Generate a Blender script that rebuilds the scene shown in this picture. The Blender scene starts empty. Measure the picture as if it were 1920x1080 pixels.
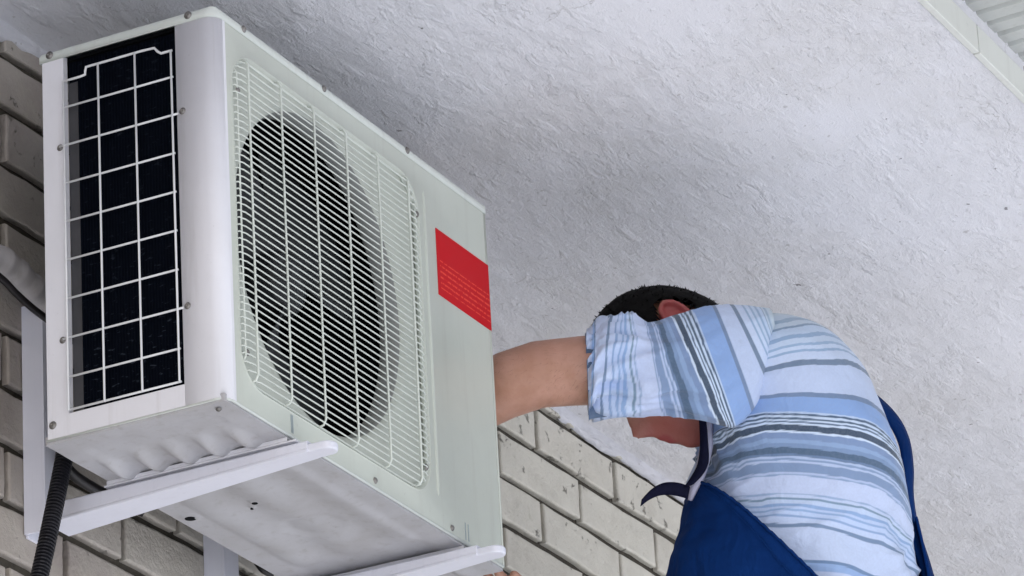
import bpy, math, random
from mathutils import Vector, Matrix, noise
random.seed(7)
R = math.radians
scene = bpy.context.scene
COL = scene.collection

# ------------------------------------------------------------------ camera
CAMP = Vector((-4.83756, -3.03913, -2.28522))
CM = Matrix(((0.45988378, -0.33096984, -0.82399386),
             (-0.88642279, -0.22602401, -0.40394031),
             (-0.05255034, 0.91617253, -0.39732398)))
FPX = 9032.2
cd = bpy.data.cameras.new('camera')
cam = bpy.data.objects.new('camera', cd)
COL.objects.link(cam)
cam.matrix_world = Matrix.Translation(CAMP) @ CM.to_4x4()
cd.sensor_width = 36.0
cd.lens = FPX / 1920 * 36.0
cd.clip_start = 0.1
cd.clip_end = 3000
scene.camera = cam

# ------------------------------------------------------------------ light
SUN_EL, SUN_AZ = 38.0, -148.0          # azimuth of the direction towards the sun, from +X
world = bpy.data.worlds.new('World')
scene.world = world
world.use_nodes = True
wn = world.node_tree
bg = wn.nodes['Background']
sky = wn.nodes.new('ShaderNodeTexSky')
sky.sky_type = 'NISHITA'
sky.sun_disc = False
sky.sun_elevation = R(SUN_EL)
sky.sun_rotation = R(90 - SUN_AZ)
sky.air_density = 1.0
sky.dust_density = 3.0
sky.ozone_density = 1.0
wn.links.new(sky.outputs[0], bg.inputs[0])
bg.inputs[1].default_value = 0.085
sl = bpy.data.lights.new('sun', 'SUN')
sl.energy = 5.0
sl.angle = R(10)
sl.color = (1.0, 0.985, 0.965)
so = bpy.data.objects.new('sun', sl)
COL.objects.link(so)
sd = Vector((math.cos(R(SUN_EL)) * math.cos(R(SUN_AZ)), math.cos(R(SUN_EL)) * math.sin(R(SUN_AZ)), math.sin(R(SUN_EL))))
so.rotation_euler = sd.to_track_quat('Z', 'Y').to_euler()
so.location = sd * 30
scene.view_settings.view_transform = 'Standard'
scene.view_settings.look = 'None'
scene.view_settings.exposure = 0.57
scene.view_settings.gamma = 1.0


# ------------------------------------------------------------------ helpers
def CP(px, py, d):
    """a point seen at pixel (px, py) of the 1920 picture, d metres in front of the camera"""
    d -= .12
    return CAMP + CM @ Vector(((px - 960) / FPX * d, -(py - 540) / FPX * d, -d))


class MB:
    def __init__(s):
        s.v = []; s.f = []; s.tone = []

    def q(s, pts):
        n = len(s.v); s.v += [Vector(p) for p in pts]; s.f.append(tuple(range(n, n + len(pts))))

    def box(s, x0, x1, y0, y1, z0, z1):
        n = len(s.v)
        s.v += [Vector(p) for p in ((x0, y0, z0), (x1, y0, z0), (x1, y1, z0), (x0, y1, z0), (x0, y0, z1), (x1, y0, z1), (x1, y1, z1), (x0, y1, z1))]
        s.f += [tuple(n + i for i in f) for f in ((0, 3, 2, 1), (4, 5, 6, 7), (0, 1, 5, 4), (1, 2, 6, 5), (2, 3, 7, 6), (3, 0, 4, 7))]
        return s

    def tube(s, path, rad, seg=8, caps=True, round_caps=False):
        path = [Vector(p) for p in path]
        if not hasattr(rad, '__len__'): rad = [rad] * len(path)
        rad = list(rad)
        if round_caps:
            a = (path[0] - path[1]).normalized(); b = (path[-1] - path[-2]).normalized()
            pre = []; post = []
            for k in (80, 55, 28):
                pre.append((path[0] + a * rad[0] * math.sin(R(k)), rad[0] * math.cos(R(k))))
                post.insert(0, (path[-1] + b * rad[-1] * math.sin(R(k)), rad[-1] * math.cos(R(k))))
            path = [p for p, _ in pre] + path + [p for p, _ in post]
            rad = [r for _, r in pre] + rad + [r for _, r in post]
        up = None; n0 = len(s.v)
        for i, p in enumerate(path):
            t = (path[min(i + 1, len(path) - 1)] - path[max(i - 1, 0)]).normalized()
            if up is None:
                up = Vector((0, 0, 1)) if abs(t.z) < .9 else Vector((0, 1, 0))
            e1 = (up - t * up.dot(t))
            if e1.length < 1e-6: e1 = t.orthogonal()
            e1.normalize(); up = e1; e2 = t.cross(e1)
            for k in range(seg):
                a = 2 * math.pi * k / seg
                s.v.append(p + (e1 * math.cos(a) + e2 * math.sin(a)) * rad[i])
        for i in range(len(path) - 1):
            for k in range(seg):
                k2 = (k + 1) % seg
                s.f.append((n0 + i * seg + k, n0 + i * seg + k2, n0 + (i + 1) * seg + k2, n0 + (i + 1) * seg + k))
        if caps:
            s.f.append(tuple(n0 + k for k in reversed(range(seg))))
            s.f.append(tuple(n0 + (len(path) - 1) * seg + k for k in range(seg)))
        return s

    def rings(s, rings, closed=True, cap0=False, cap1=False):
        n0 = len(s.v); m = len(rings[0])
        for r in rings: s.v += [Vector(p) for p in r]
        for i in range(len(rings) - 1):
            for k in range(m if closed else m - 1):
                k2 = (k + 1) % m
                s.f.append((n0 + i * m + k, n0 + i * m + k2, n0 + (i + 1) * m + k2, n0 + (i + 1) * m + k))
        if cap0: s.f.append(tuple(n0 + k for k in reversed(range(m))))
        if cap1: s.f.append(tuple(n0 + (len(rings) - 1) * m + k for k in range(m)))
        return n0

    def mesh(s, name, off=Vector((0, 0, 0)), smooth=False):
        me = bpy.data.meshes.new(name)
        me.from_pydata([tuple(v - off) for v in s.v], [], s.f)
        me.update()
        if smooth:
            me.polygons.foreach_set('use_smooth', [True] * len(me.polygons))
        return me

    def build(s, name, mat, parent=None, smooth=False, bevel=0, bseg=2, solid=0, offs=0):
        off = root_loc(parent)
        me = s.mesh(name, off, smooth)
        me.materials.append(mat)
        o = bpy.data.objects.new(name, me)
        COL.objects.link(o)
        if parent: o.parent = parent
        if solid:
            m = o.modifiers.new('solid', 'SOLIDIFY'); m.thickness = solid; m.offset = offs
        if bevel:
            m = o.modifiers.new('bevel', 'BEVEL'); m.width = bevel; m.segments = bseg; m.limit_method = 'ANGLE'; m.angle_limit = R(35)
            m.harden_normals = True
            me.polygons.foreach_set('use_smooth', [True] * len(me.polygons))
        return o


def root_loc(p):
    l = Vector((0, 0, 0))
    while p is not None:
        l += p.location; p = p.parent
    return l


def tag(o, label=None, cat=None, group=None, kind=None):
    if label: o['label'] = label
    if cat: o['category'] = cat
    if group: o['group'] = group
    if kind: o['kind'] = kind
    return o


def empty(name, loc):
    o = bpy.data.objects.new(name, None)
    o.empty_display_size = .1
    COL.objects.link(o); o.location = loc
    return o


def catmull(keys, n):
    """smooth interpolation of tuples, n samples"""
    out = []
    m = len(keys)
    for i in range(n):
        u = i / (n - 1) * (m - 1); k = min(int(u), m - 2); t = u - k
        p0 = keys[max(k - 1, 0)]; p1 = keys[k]; p2 = keys[k + 1]; p3 = keys[min(k + 2, m - 1)]
        out.append(tuple(.5 * ((2 * b) + (-a + c) * t + (2 * a - 5 * b + 4 * c - d) * t * t + (-a + 3 * b - 3 * c + d) * t ** 3) for a, b, c, d in zip(p0, p1, p2, p3)))
    return out


# ------------------------------------------------------------------ materials
class NT:
    def __init__(s, name):
        s.m = bpy.data.materials.new(name); s.m.use_nodes = True
        s.t = s.m.node_tree; s.b = s.t.nodes['Principled BSDF']

    def n(s, typ, **kw):
        nd = s.t.nodes.new(typ)
        for k, v in kw.items():
            if k in nd.inputs.keys() if hasattr(nd.inputs, 'keys') else False: nd.inputs[k].default_value = v
            else: setattr(nd, k, v)
        return nd

    def l(s, a, b): s.t.links.new(a, b)

    def coord(s, scale=(1, 1, 1), which='Object', rot=(0, 0, 0)):
        tc = s.n('ShaderNodeTexCoord'); mp = s.n('ShaderNodeMapping')
        mp.inputs['Scale'].default_value = scale; mp.inputs['Rotation'].default_value = rot
        s.l(tc.outputs[which], mp.inputs[0]); return mp.outputs[0]

    def noise(s, vec, scale, detail=4, rough=.55, dist=0):
        nd = s.n('ShaderNodeTexNoise')
        nd.inputs['Scale'].default_value = scale; nd.inputs['Detail'].default_value = detail
        nd.inputs['Roughness'].default_value = rough; nd.inputs['Distortion'].default_value = dist
        s.l(vec, nd.inputs['Vector']); return nd.outputs['Fac']

    def ramp(s, fac, stops, interp='LINEAR'):
        nd = s.n('ShaderNodeValToRGB'); cr = nd.color_ramp; cr.interpolation = interp
        while len(cr.elements) < len(stops): cr.elements.new(.5)
        for e, (p, c) in zip(cr.elements, stops):
            e.position = p; e.color = (c, c, c, 1) if not hasattr(c, '__len__') else (*c, 1)
        s.l(fac, nd.inputs[0]); return nd.outputs[0]

    def mix(s, fac, a, b, mode='MIX'):
        nd = s.n('ShaderNodeMix'); nd.data_type = 'RGBA'; nd.blend_type = mode
        for i, x in ((0, fac), (6, a), (7, b)):
            if hasattr(x, 'is_linked') or hasattr(x, 'links'): s.l(x, nd.inputs[i])
            else: nd.inputs[i].default_value = (*x, 1) if hasattr(x, '__len__') else x
        return nd.outputs[2]

    def math(s, op, a, b=0.0, clamp=False):
        nd = s.n('ShaderNodeMath'); nd.operation = op; nd.use_clamp = clamp
        for i, x in ((0, a), (1, b)):
            if hasattr(x, 'links'): s.l(x, nd.inputs[i])
            else: nd.inputs[i].default_value = x
        return nd.outputs[0]

    def bump(s, h, strength=.5, dist=.01, prev=None):
        nd = s.n('ShaderNodeBump'); nd.inputs['Strength'].default_value = strength; nd.inputs['Distance'].default_value = dist
        s.l(h, nd.inputs['Height'])
        if prev: s.l(prev, nd.inputs['Normal'])
        return nd.outputs[0]

    def base(s, c):
        if hasattr(c, 'links'): s.l(c, s.b.inputs['Base Color'])
        else: s.b.inputs['Base Color'].default_value = (*c, 1)
        return s

    def set(s, rough=.5, metal=0.0, normal=None, spec=None):
        if hasattr(rough, 'links'): s.l(rough, s.b.inputs['Roughness'])
        else: s.b.inputs['Roughness'].default_value = rough
        s.b.inputs['Metallic'].default_value = metal
        if normal: s.l(normal, s.b.inputs['Normal'])
        if spec is not None: s.b.inputs['Specular IOR Level'].default_value = spec
        return s.m


def painted(name, col, rough=.38, dirt=.12, dirtcol=(.33, .31, .28), scale=5):
    t = NT(name); v = t.coord()
    n1 = t.noise(v, scale, 6, .6)
    n2 = t.noise(v, scale * 14, 3, .6)
    f = t.math('MULTIPLY', t.ramp(n1, [(.42, 0.0), (.75, 1.0)]), dirt * 2.2)
    c = t.mix(f, col, dirtcol)
    c = t.mix(t.ramp(n2, [(.60, 0.0), (.78, dirt)]), c, tuple(x * .55 for x in col))
    vs = t.coord((26, 26, 1.3)); st = t.noise(vs, 2.2, 5, .65)
    c = t.mix(t.ramp(st, [(.54, 0.0), (.74, min(.5, dirt * 3.2))]), c, dirtcol)
    sc = t.ramp(t.noise(t.coord((1, 1, 1), rot=(.5, .6, .4)), 60, 7, .75), [(.66, 0.0), (.69, min(.6, dirt * 4))])
    c = t.mix(sc, c, tuple(x * .6 for x in dirtcol))
    t.base(c)
    rr = t.ramp(n1, [(.3, rough - .06), (.7, rough + .12)])
    return t.set(rr, normal=t.bump(t.noise(v, 190, 2, .5), .05, .0006, t.bump(t.noise(v, 7, 2, .5), .25, .006)))


def plain(name, col, rough=.5, metal=0.0, var=.15, scale=30, bumps=0.0, spec=None):
    t = NT(name); v = t.coord()
    n1 = t.noise(v, scale, 5, .6)
    c = t.mix(t.ramp(n1, [(.3, 0.0), (.7, 1.0)]), tuple(x * (1 - var) for x in col), tuple(min(1, x * (1 + var)) for x in col))
    t.base(c)
    nb = t.bump(n1, bumps, .002) if bumps else None
    return t.set(rough, metal, nb, spec)


M = {}
M['panel_front'] = painted('front_panel_shaded', (.53, .565, .51), .36, .07)  # the front's weaker, greenish light is painted into the casing colour
M['panel_side'] = painted('side_panel_lit', (.75, .75, .80), .36, .06)  # same casing, paler because the side's stronger light is painted in
M['lid'] = painted('lid_shaded', (.60, .64, .61), .38, .06)  # lid darkened along with the front, its shade put into the colour
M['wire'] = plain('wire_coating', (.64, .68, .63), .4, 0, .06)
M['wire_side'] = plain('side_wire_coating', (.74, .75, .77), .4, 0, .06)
M['tray'] = painted('base_tray_paint', (.44, .44, .465), .45, .22, (.28, .26, .25), 9)
M['bracket'] = painted('bracket_paint', (.74, .75, .84), .33, .05, (.45, .45, .5), 9)
M['screw'] = plain('screw_steel', (.22, .21, .20), .4, .7, .2)
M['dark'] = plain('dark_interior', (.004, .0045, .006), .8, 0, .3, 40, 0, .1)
M['fan'] = plain('fan_plastic', (.016, .018, .020), .45, 0, .2, 20, 0, .3)
M['shroud'] = painted('shroud_paint', (.33, .345, .34), .45, .12)
M['hose'] = plain('hose_plastic', (.012, .012, .016), .38, 0, .3)
M['cable'] = plain('cable_rubber', (.012, .010, .012), .5, 0, .3)
M['wrap'] = painted('pipe_wrap', (.48, .46, .47), .55, .2, (.3, .28, .27), 12)
M['boot'] = plain('boot_leather', (.03, .025, .02), .6)

# coil: fine vertical fins with bent spots
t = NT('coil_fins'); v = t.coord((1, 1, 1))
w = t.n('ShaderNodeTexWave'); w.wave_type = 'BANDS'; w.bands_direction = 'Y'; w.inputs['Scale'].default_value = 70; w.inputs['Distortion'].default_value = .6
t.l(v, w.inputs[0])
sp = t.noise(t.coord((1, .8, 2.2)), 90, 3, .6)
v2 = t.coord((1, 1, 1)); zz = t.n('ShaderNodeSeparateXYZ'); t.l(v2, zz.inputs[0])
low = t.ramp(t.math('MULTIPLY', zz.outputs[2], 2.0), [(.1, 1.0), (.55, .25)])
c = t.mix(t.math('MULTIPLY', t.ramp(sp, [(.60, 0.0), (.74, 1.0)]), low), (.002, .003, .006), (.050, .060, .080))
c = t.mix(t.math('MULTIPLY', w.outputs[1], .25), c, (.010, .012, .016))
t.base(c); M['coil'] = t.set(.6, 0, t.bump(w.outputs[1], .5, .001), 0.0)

# red sticker with fine print
t = NT('red_sticker'); v = t.coord()
sx = t.n('ShaderNodeSeparateXYZ'); t.l(v, sx.inputs[0])
z = sx.outputs[2]
LZ0, LZ1 = .353, .454
# rows of print, z in unit space (object origin is the unit's base)
row = t.math('FRACT', t.math('MULTIPLY', t.math('SUBTRACT', z, LZ0), 1 / .0084))
inrow = t.ramp(row, [(.28, 0.0), (.34, 1.0), (.62, 1.0), (.68, 0.0)])
band = t.math('MULTIPLY', t.math('GREATER_THAN', z, LZ0 + .012), t.math('LESS_THAN', z, LZ0 + .055))
word = t.ramp(t.noise(t.coord((1, 1, 1.0)), 190, 1, .4), [(.42, .15), (.5, 1.0)])
xin = t.math('GREATER_THAN', sx.outputs[0], .6035 - .379)
fac = t.math('MULTIPLY', t.math('MULTIPLY', t.math('MULTIPLY', inrow, band), word), t.math('MULTIPLY', xin, 1.0))
c = t.mix(fac, (.50, .004, .010), (.72, .06, .04))
t.base(c); M['sticker'] = t.set(.5, spec=.12)

# plaster ceiling
t = NT('ceiling_plaster'); v = t.coord()
sx = t.n('ShaderNodeSeparateXYZ'); t.l(v, sx.inputs[0])
vs = t.coord((.50, 1, 1), rot=(0, 0, R(-8)))
vs2 = t.coord((.5, 1, 1), rot=(0, 0, R(12)))
big = t.noise(v, 1.1, 4, .5)
h1 = t.noise(vs, 46, 9, .74, .12)
h2 = t.noise(vs2, 95, 6, .7, .15)
h3 = t.noise(v, 300, 4, .7)
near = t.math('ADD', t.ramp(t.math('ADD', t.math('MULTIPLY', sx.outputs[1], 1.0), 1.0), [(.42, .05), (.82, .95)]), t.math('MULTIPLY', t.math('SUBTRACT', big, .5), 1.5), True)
rid = t.ramp(h1, [(.36, 0.0), (.50, .30), (.58, .75), (.70, 1.0)])
hh = t.math('ADD', t.math('MULTIPLY', rid, t.math('MULTIPLY', near, 1.1)), t.math('MULTIPLY', h2, t.math('ADD', t.math('MULTIPLY', near, .75), .10)))
hh = t.math('ADD', hh, t.math('MULTIPLY', h3, .14))
vb = t.coord((.45, 1, 1), rot=(0, 0, R(-20)))
blob = t.ramp(t.noise(vb, 21, 6, .62, .3), [(.545, 0.0), (.60, .55), (.68, 1.0)])
hh = t.math('ADD', hh, t.math('MULTIPLY', blob, t.math('ADD', t.math('MULTIPLY', near, 1.5), .05)))
fleck = t.ramp(t.noise(v, 62, 5, .6), [(.60, 0.0), (.68, 1.0)])
hh = t.math('ADD', hh, t.math('MULTIPLY', fleck, t.math('ADD', t.math('MULTIPLY', near, .7), .12)))
sw = t.noise(v, 5.5, 3, .5, .6)
hh = t.math('ADD', hh, t.math('MULTIPLY', sw, .45))
c = t.mix(t.ramp(big, [(.35, 0.0), (.7, 1.0)]), (.74, .745, .80), (.80, .80, .84))
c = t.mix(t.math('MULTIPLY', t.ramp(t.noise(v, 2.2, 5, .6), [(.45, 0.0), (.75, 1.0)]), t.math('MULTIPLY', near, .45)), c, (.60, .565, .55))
pit = t.ramp(t.noise(v, 44, 3, .55), [(.735, 0.0), (.75, 1.0)])
pit2 = t.ramp(t.noise(v, 85, 2, .4), [(.72, 0.0), (.76, .8)])
crk = t.n('ShaderNodeTexVoronoi'); crk.feature = 'DISTANCE_TO_EDGE'; crk.inputs['Scale'].default_value = 2.6
dv = t.n('ShaderNodeVectorMath'); dv.operation = 'ADD'; nv = t.n('ShaderNodeTexNoise'); nv.inputs['Scale'].default_value = 9; nv.inputs['Detail'].default_value = 6
t.l(v, nv.inputs['Vector']); sc_ = t.n('ShaderNodeVectorMath'); sc_.operation = 'SCALE'; sc_.inputs[3].default_value = .22
t.l(nv.outputs['Color'], sc_.inputs[0]); t.l(v, dv.inputs[0]); t.l(sc_.outputs[0], dv.inputs[1]); t.l(dv.outputs[0], crk.inputs['Vector'])
crm = t.math('MULTIPLY', t.ramp(crk.outputs['Distance'], [(.0, 1.0), (.004, 0.0)]), t.ramp(t.noise(v, 3.3, 3, .5), [(.56, 0.0), (.62, .55)]))
c = t.mix(crm, c, (.36, .35, .35))
stn = t.ramp(t.noise(v, 1.7, 7, .65), [(.50, 0.0), (.60, .22), (.62, .10), (.75, .25)])
c = t.mix(stn, c, (.60, .585, .56))
c = t.mix(t.math('MULTIPLY', pit, .85), c, (.20, .19, .20))
c = t.mix(t.math('MULTIPLY', pit2, .5), c, (.28, .26, .25))
t.base(c)
M['plaster'] = t.set(.75, normal=t.bump(hh, .60, .012))

# painted brick
def brick_mat(name, tint):
    t = NT(name); v = t.coord()
    n1 = t.noise(v, 6, 6, .6); n2 = t.noise(v, 42, 6, .65); n3 = t.noise(v, 160, 4, .6)
    c = t.mix(t.ramp(n1, [(.35, 0.0), (.7, 1.0)]), tint, tuple(x * .86 for x in tint))
    ta = t.n('ShaderNodeAttribute'); ta.attribute_name = 'tone'
    c = t.mix(t.ramp(ta.outputs['Fac'], [(.0, .0), (.5, .12), (1.0, .45)]), c, (.50, .46, .40))
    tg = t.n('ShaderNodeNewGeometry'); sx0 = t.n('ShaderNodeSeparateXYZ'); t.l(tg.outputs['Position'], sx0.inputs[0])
    unit_shade = t.math('MULTIPLY', t.ramp(sx0.outputs[0], [(.25, .85), (1.0, 0.0)]), t.ramp(n1, [(.3, .6), (.65, 1.0)]))  # shade beside the unit, painted in as brown towards the left
    c = t.mix(unit_shade, c, (.30, .255, .235))
    c = t.mix(t.ramp(t.noise(v, 14, 7, .7), [(.50, 0.0), (.66, .4)]), c, (.44, .41, .35))
    c = t.mix(t.ramp(n2, [(.60, 0.0), (.70, .45)]), c, (.40, .38, .30))
    sx = t.n('ShaderNodeSeparateXYZ'); tg = t.n('ShaderNodeNewGeometry'); t.l(tg.outputs['Position'], sx.inputs[0])
    damp = t.math('MULTIPLY', t.ramp(sx.outputs[2], [(.50, 0.0), (.66, 1.0)]), t.math('GREATER_THAN', sx.outputs[0], 1.2))
    cn = t.math('ADD', t.noise(v, 26, 8, .72), t.math('MULTIPLY', damp, .05))
    chip = t.ramp(cn, [(.62, 0.0), (.65, 1.0)])
    c = t.mix(t.math('MULTIPLY', chip, .8), c, (.17, .155, .125))
    t.base(c)
    h = t.math('ADD', t.math('MULTIPLY', n2, 1.0), t.math('MULTIPLY', n3, .35))
    h = t.math('SUBTRACT', h, t.math('MULTIPLY', chip, .5))
    return t.set(.62, normal=t.bump(h, .85, .005))
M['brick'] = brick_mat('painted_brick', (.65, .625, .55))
t = NT('mortar'); v = t.coord()
t.base(t.mix(t.noise(v, 50, 5, .7), (.022, .018, .013), (.10, .088, .068)))
M['mortar'] = t.set(.9, normal=t.bump(t.noise(v, 140, 4, .6), .8, .004))

# fascia, roof, ground
M['fascia'] = painted('fascia_paint', (.70, .715, .68), .5, .06)
M['roof'] = painted('roof_sheet', (.50, .52, .50), .45, .2, (.35, .35, .33), 6)
t = NT('ground_concrete'); v = t.coord()
t.base(t.mix(t.ramp(t.noise(v, .5, 8, .6), [(.35, 0.0), (.65, 1.0)]), (.62, .64, .68), (.70, .72, .76)))
M['ground'] = t.set(.9, normal=t.bump(t.noise(v, 30, 6, .7), .4, .01))

# skin, hair, cloth
t = NT('skin'); v = t.coord()
at_ = t.n('ShaderNodeAttribute'); at_.attribute_name = 'flush_shade'  # flush of ears and lips, plus painted shadow on the lower face
n1 = t.noise(v, 22, 5, .6)
c = t.mix(t.ramp(n1, [(.35, 0.0), (.65, 1.0)]), (.37, .185, .118), (.47, .255, .185))
c = t.mix(t.ramp(t.noise(v, 95, 5, .7), [(.52, 0.0), (.70, .35)]), c, (.36, .15, .10))
c = t.mix(t.ramp(t.noise(v, 9, 3, .5), [(.45, 0.0), (.65, .35)]), c, (.52, .31, .26))
c = t.mix(t.math('MULTIPLY', at_.outputs['Fac'], .9), c, (.33, .045, .05))
t.base(c)
M['skin'] = t.set(.48, normal=t.bump(t.noise(v, 380, 4, .65), .35, .0016, t.bump(t.noise(v, 40, 4, .6), .3, .004)))
t.b.inputs['Subsurface Weight'].default_value = .12
t.b.inputs['Subsurface Radius'].default_value = (.012, .005, .003)
M['hair'] = plain('hair_dark', (.0035, .003, .003), .75, 0, .4, 80, 0, .12)

t = NT('striped_shirt'); v = t.coord()
ca = t.n('ShaderNodeVertexColor'); ca.layer_name = 'stripe'
n1 = t.noise(v, 300, 2, .5)
c = t.mix(t.ramp(n1, [(.35, .10), (.65, 0.0)]), ca.outputs[0], (.3, .33, .45))
t.base(c)
wr = t.noise(t.coord((1, 1, 1)), 26, 3, .5, .8)
M['shirt'] = t.set(.85, normal=t.bump(n1, .12, .001, t.bump(wr, .45, .010)))
t.b.inputs['Sheen Weight'].default_value = .15

t = NT('navy_cloth'); v = t.coord()
n1 = t.noise(v, 12, 4, .6); n2 = t.noise(v, 700, 2, .5)
t.base(t.mix(t.ramp(n1, [(.3, 0.0), (.7, 1.0)]), (.0015, .020, .105), (.003, .030, .145)))
M['navy'] = t.set(.9, spec=.1, normal=t.bump(n2, .15, .0008, t.bump(t.noise(v, 15, 4, .55, 1.0), .6, .016)))
M['strap'] = plain('strap_webbing', (.004, .005, .022), .8, 0, .2, 200, 0, .15)

# ------------------------------------------------------------------ ground
G = -3.9
mb = MB(); mb.q([(-400, -400, 0), (400, -400, 0), (400, 400, 0), (-400, 400, 0)])
g = mb.build('ground', M['ground']); g.location.z = G; tag(g, kind='structure')

WY = .134       # wall face
CZ = .68        # ceiling

# ------------------------------------------------------------------ brick wall
wall = empty('brick_wall', (1.5, WY, G))
tag(wall, 'painted pale grey brick wall with dark mortar joints under the plaster ceiling', 'wall')
mb = MB(); mb.box(-4, 9, WY + .012, WY + .25, G, .95)
mb.build('mortar', M['mortar'], wall)


def brick(mb, x0, x1, z0f, z1f, dy, r=.0035):
    # z0f,z1f: functions of x (courses run very slightly uphill)
    jx = [random.uniform(-.0016, .0016) for _ in range(4)]
    jz = [random.uniform(-.0018, .0018) for _ in range(4)]
    c = [(x0 + jx[0], z0f(x0) + jz[0]), (x1 + jx[1], z0f(x1) + jz[1]), (x1 + jx[2], z1f(x1) + jz[2]), (x0 + jx[3], z1f(x0) + jz[3])]
    cx = sum(p[0] for p in c) / 4; cz = sum(p[1] for p in c) / 4
    tilt = random.uniform(-.0012, .0012)
    # outline walked with small wobble, three rings: back, shoulder, face
    out = []
    for i in range(4):
        a = c[i]; b = c[(i + 1) % 4]
        n = 7 if i % 2 == 0 else 3
        for k in range(n):
            u = k / n
            wob = random.uniform(-.0016, .0016)
            px, pz = a[0] + (b[0] - a[0]) * u, a[1] + (b[1] - a[1]) * u
            if i % 2 == 0: pz += wob
            else: px += wob
            out.append((px, pz))

    def inset(d):
        res = []
        for x, zz in out:
            res.append((x - math.copysign(min(d, abs(x - cx)), x - cx), zz - math.copysign(min(d, abs(zz - cz)), zz - cz)))
        return res
    rg = []
    for d, y in ((0, .016), (0, r * .9), (r * .3, r * .3), (r, 0)):
        rg.append([(x, WY + dy + y + tilt * (x - cx) * 5, zz) for x, zz in inset(d)])
    mb.rings(rg, True, False, True)
    tn = random.random(); mb.tone += [tn] * (len(mb.v) - len(mb.tone))


mb = MB()
P_, J_ = .0815, .0135
for k in range(-2, 20):
    base = .632 - P_ * k     # joint above course k
    zf1 = lambda x, b=base: b + .011 * x - J_ / 2
    zf0 = lambda x, b=base: b - P_ + .011 * x + J_ / 2
    ph = 1.70 if k % 2 == 0 else 1.845
    n = -18
    while True:
        x0 = ph + n * .2885; n += 1
        if x0 > 4.5: break
        if x0 < -1.6: continue
        e = random.uniform(-.003, .003)
        if base - P_ > CZ + .05: continue
        brick(mb, x0 + .0055, x0 + .2885 - .0065 + e, zf0, zf1, random.uniform(-.0012, .0018))
# a smeared plaster fillet where the ceiling meets the top course
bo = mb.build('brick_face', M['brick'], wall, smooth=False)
ta = bo.data.attributes.new('tone', 'FLOAT', 'POINT'); ta.data.foreach_set('value', mb.tone)
mb = MB(); prof = []
N = 260
for i in range(N + 1):
    x = -1.6 + 6.1 * i / N
    dd = .020 + .012 * noise.noise(Vector((x * 6, 0, 0))) + .008 * noise.noise(Vector((x * 33, 4, 0)))
    dd = max(.003, dd)
    ee = max(.002, .0035 + .002 * noise.noise(Vector((x * 15, 9, 0))))
    prof.append([(x, WY - ee, CZ + .001), (x, WY - ee, CZ - dd * .85), (x, WY - .0025, CZ - dd), (x, WY + .006, CZ - dd - .002)])
mb.rings(prof, closed=False)
mb.build('plaster_fillet', M['plaster'], wall, smooth=True)

# ------------------------------------------------------------------ balcony slab
EY = -.947
slab = MB()
# underside as a fine grid with trowel undulation, then a plain body above
nx, ny = 330, 90
X0, X1, Y0, Y1 = -1.3, 5.0, EY, WY + .03
rows = []
for j in range(ny + 1):
    y = Y0 + (Y1 - Y0) * j / ny; r_ = []
    for i in range(nx + 1):
        x = X0 + (X1 - X0) * i / nx
        m_ = max(.15, min(1, (y + .75) / .6))
        h = .0022 * m_ * noise.noise(Vector((x * 9, y * 22, 0))) + .0012 * m_ * noise.noise(Vector((x * 22, y * 60, 3))) + .003 * noise.noise(Vector((x * 1.6, y * 3, 7)))
        edge = max(0, 1 - (y - Y0) / .02)
        h += edge * .004 * abs(noise.noise(Vector((x * 30, 0, 1))))
        r_.append((x, y, CZ + h))
    rows.append(r_)
slab.rings(rows, closed=False)
slab.box(X0, 9, Y0, .4, CZ + .0065, CZ + .16)
slab.box(5.0, 9, Y0, WY + .03, CZ, CZ + .0065)
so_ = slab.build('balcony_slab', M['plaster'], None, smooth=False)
for p in so_.data.polygons[:nx * ny]: p.use_smooth = True
tag(so_, 'rough grey white plastered underside of the balcony slab above the unit and the man', 'ceiling')
# fascia strips on the slab edge
for x0, x1, lab in ((-1.3, .9405, 'white fascia strip on the slab edge, the piece left of the vertical joint'),
                    (.9445, 9, 'white fascia strip on the slab edge, the piece right of the vertical joint')):
    mb = MB(); mb.box(x0, x1, EY - .012, EY - .001, CZ - .003, CZ + .042)
    o = mb.build('fascia_strip', M['fascia'], None, bevel=.0015)
    tag(o, lab, 'fascia', 'fascia strips along the slab edge')
# ribbed roof sheet above, oversailing the slab
roof = MB()
rx = -1.3; prof = []
while rx < 9:
    prof += [(rx, 0), (rx + .026, .0), (rx + .030, .009), (rx + .0335, .009)]
    rx += .040
RZ = CZ + .075
r0 = [(x, EY + .03, RZ + z) for x, z in prof]; r1 = [(x, EY - 1.6, RZ + .05 + z) for x, z in prof]  # unseen overhang lengthened to keep sky light off the ceiling
roof.rings([r0, r1], closed=False)
o = roof.build('roof_sheet', M['roof'], None, solid=.0012)
tag(o, 'grey ribbed roof sheet oversailing the slab edge at the top right', 'roof')

# ------------------------------------------------------------------ air conditioner
W, H, D = .758, .549, .2624
ac = empty('air_conditioner_unit', (W / 2, -D / 2, 0))
tag(ac, 'white outdoor air conditioner unit with round fan grille and red sticker', 'air conditioner')
RC = .019
FC = (.272, .268); FR = .221      # fan opening
ZT = .5335                        # lid skirt bottom


def arcpts(cx, cy, r, a0, a1, n):
    return [(cx + r * math.cos(R(a0 + (a1 - a0) * i / n)), cy + r * math.sin(R(a0 + (a1 - a0) * i / n))) for i in range(n + 1)]


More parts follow.
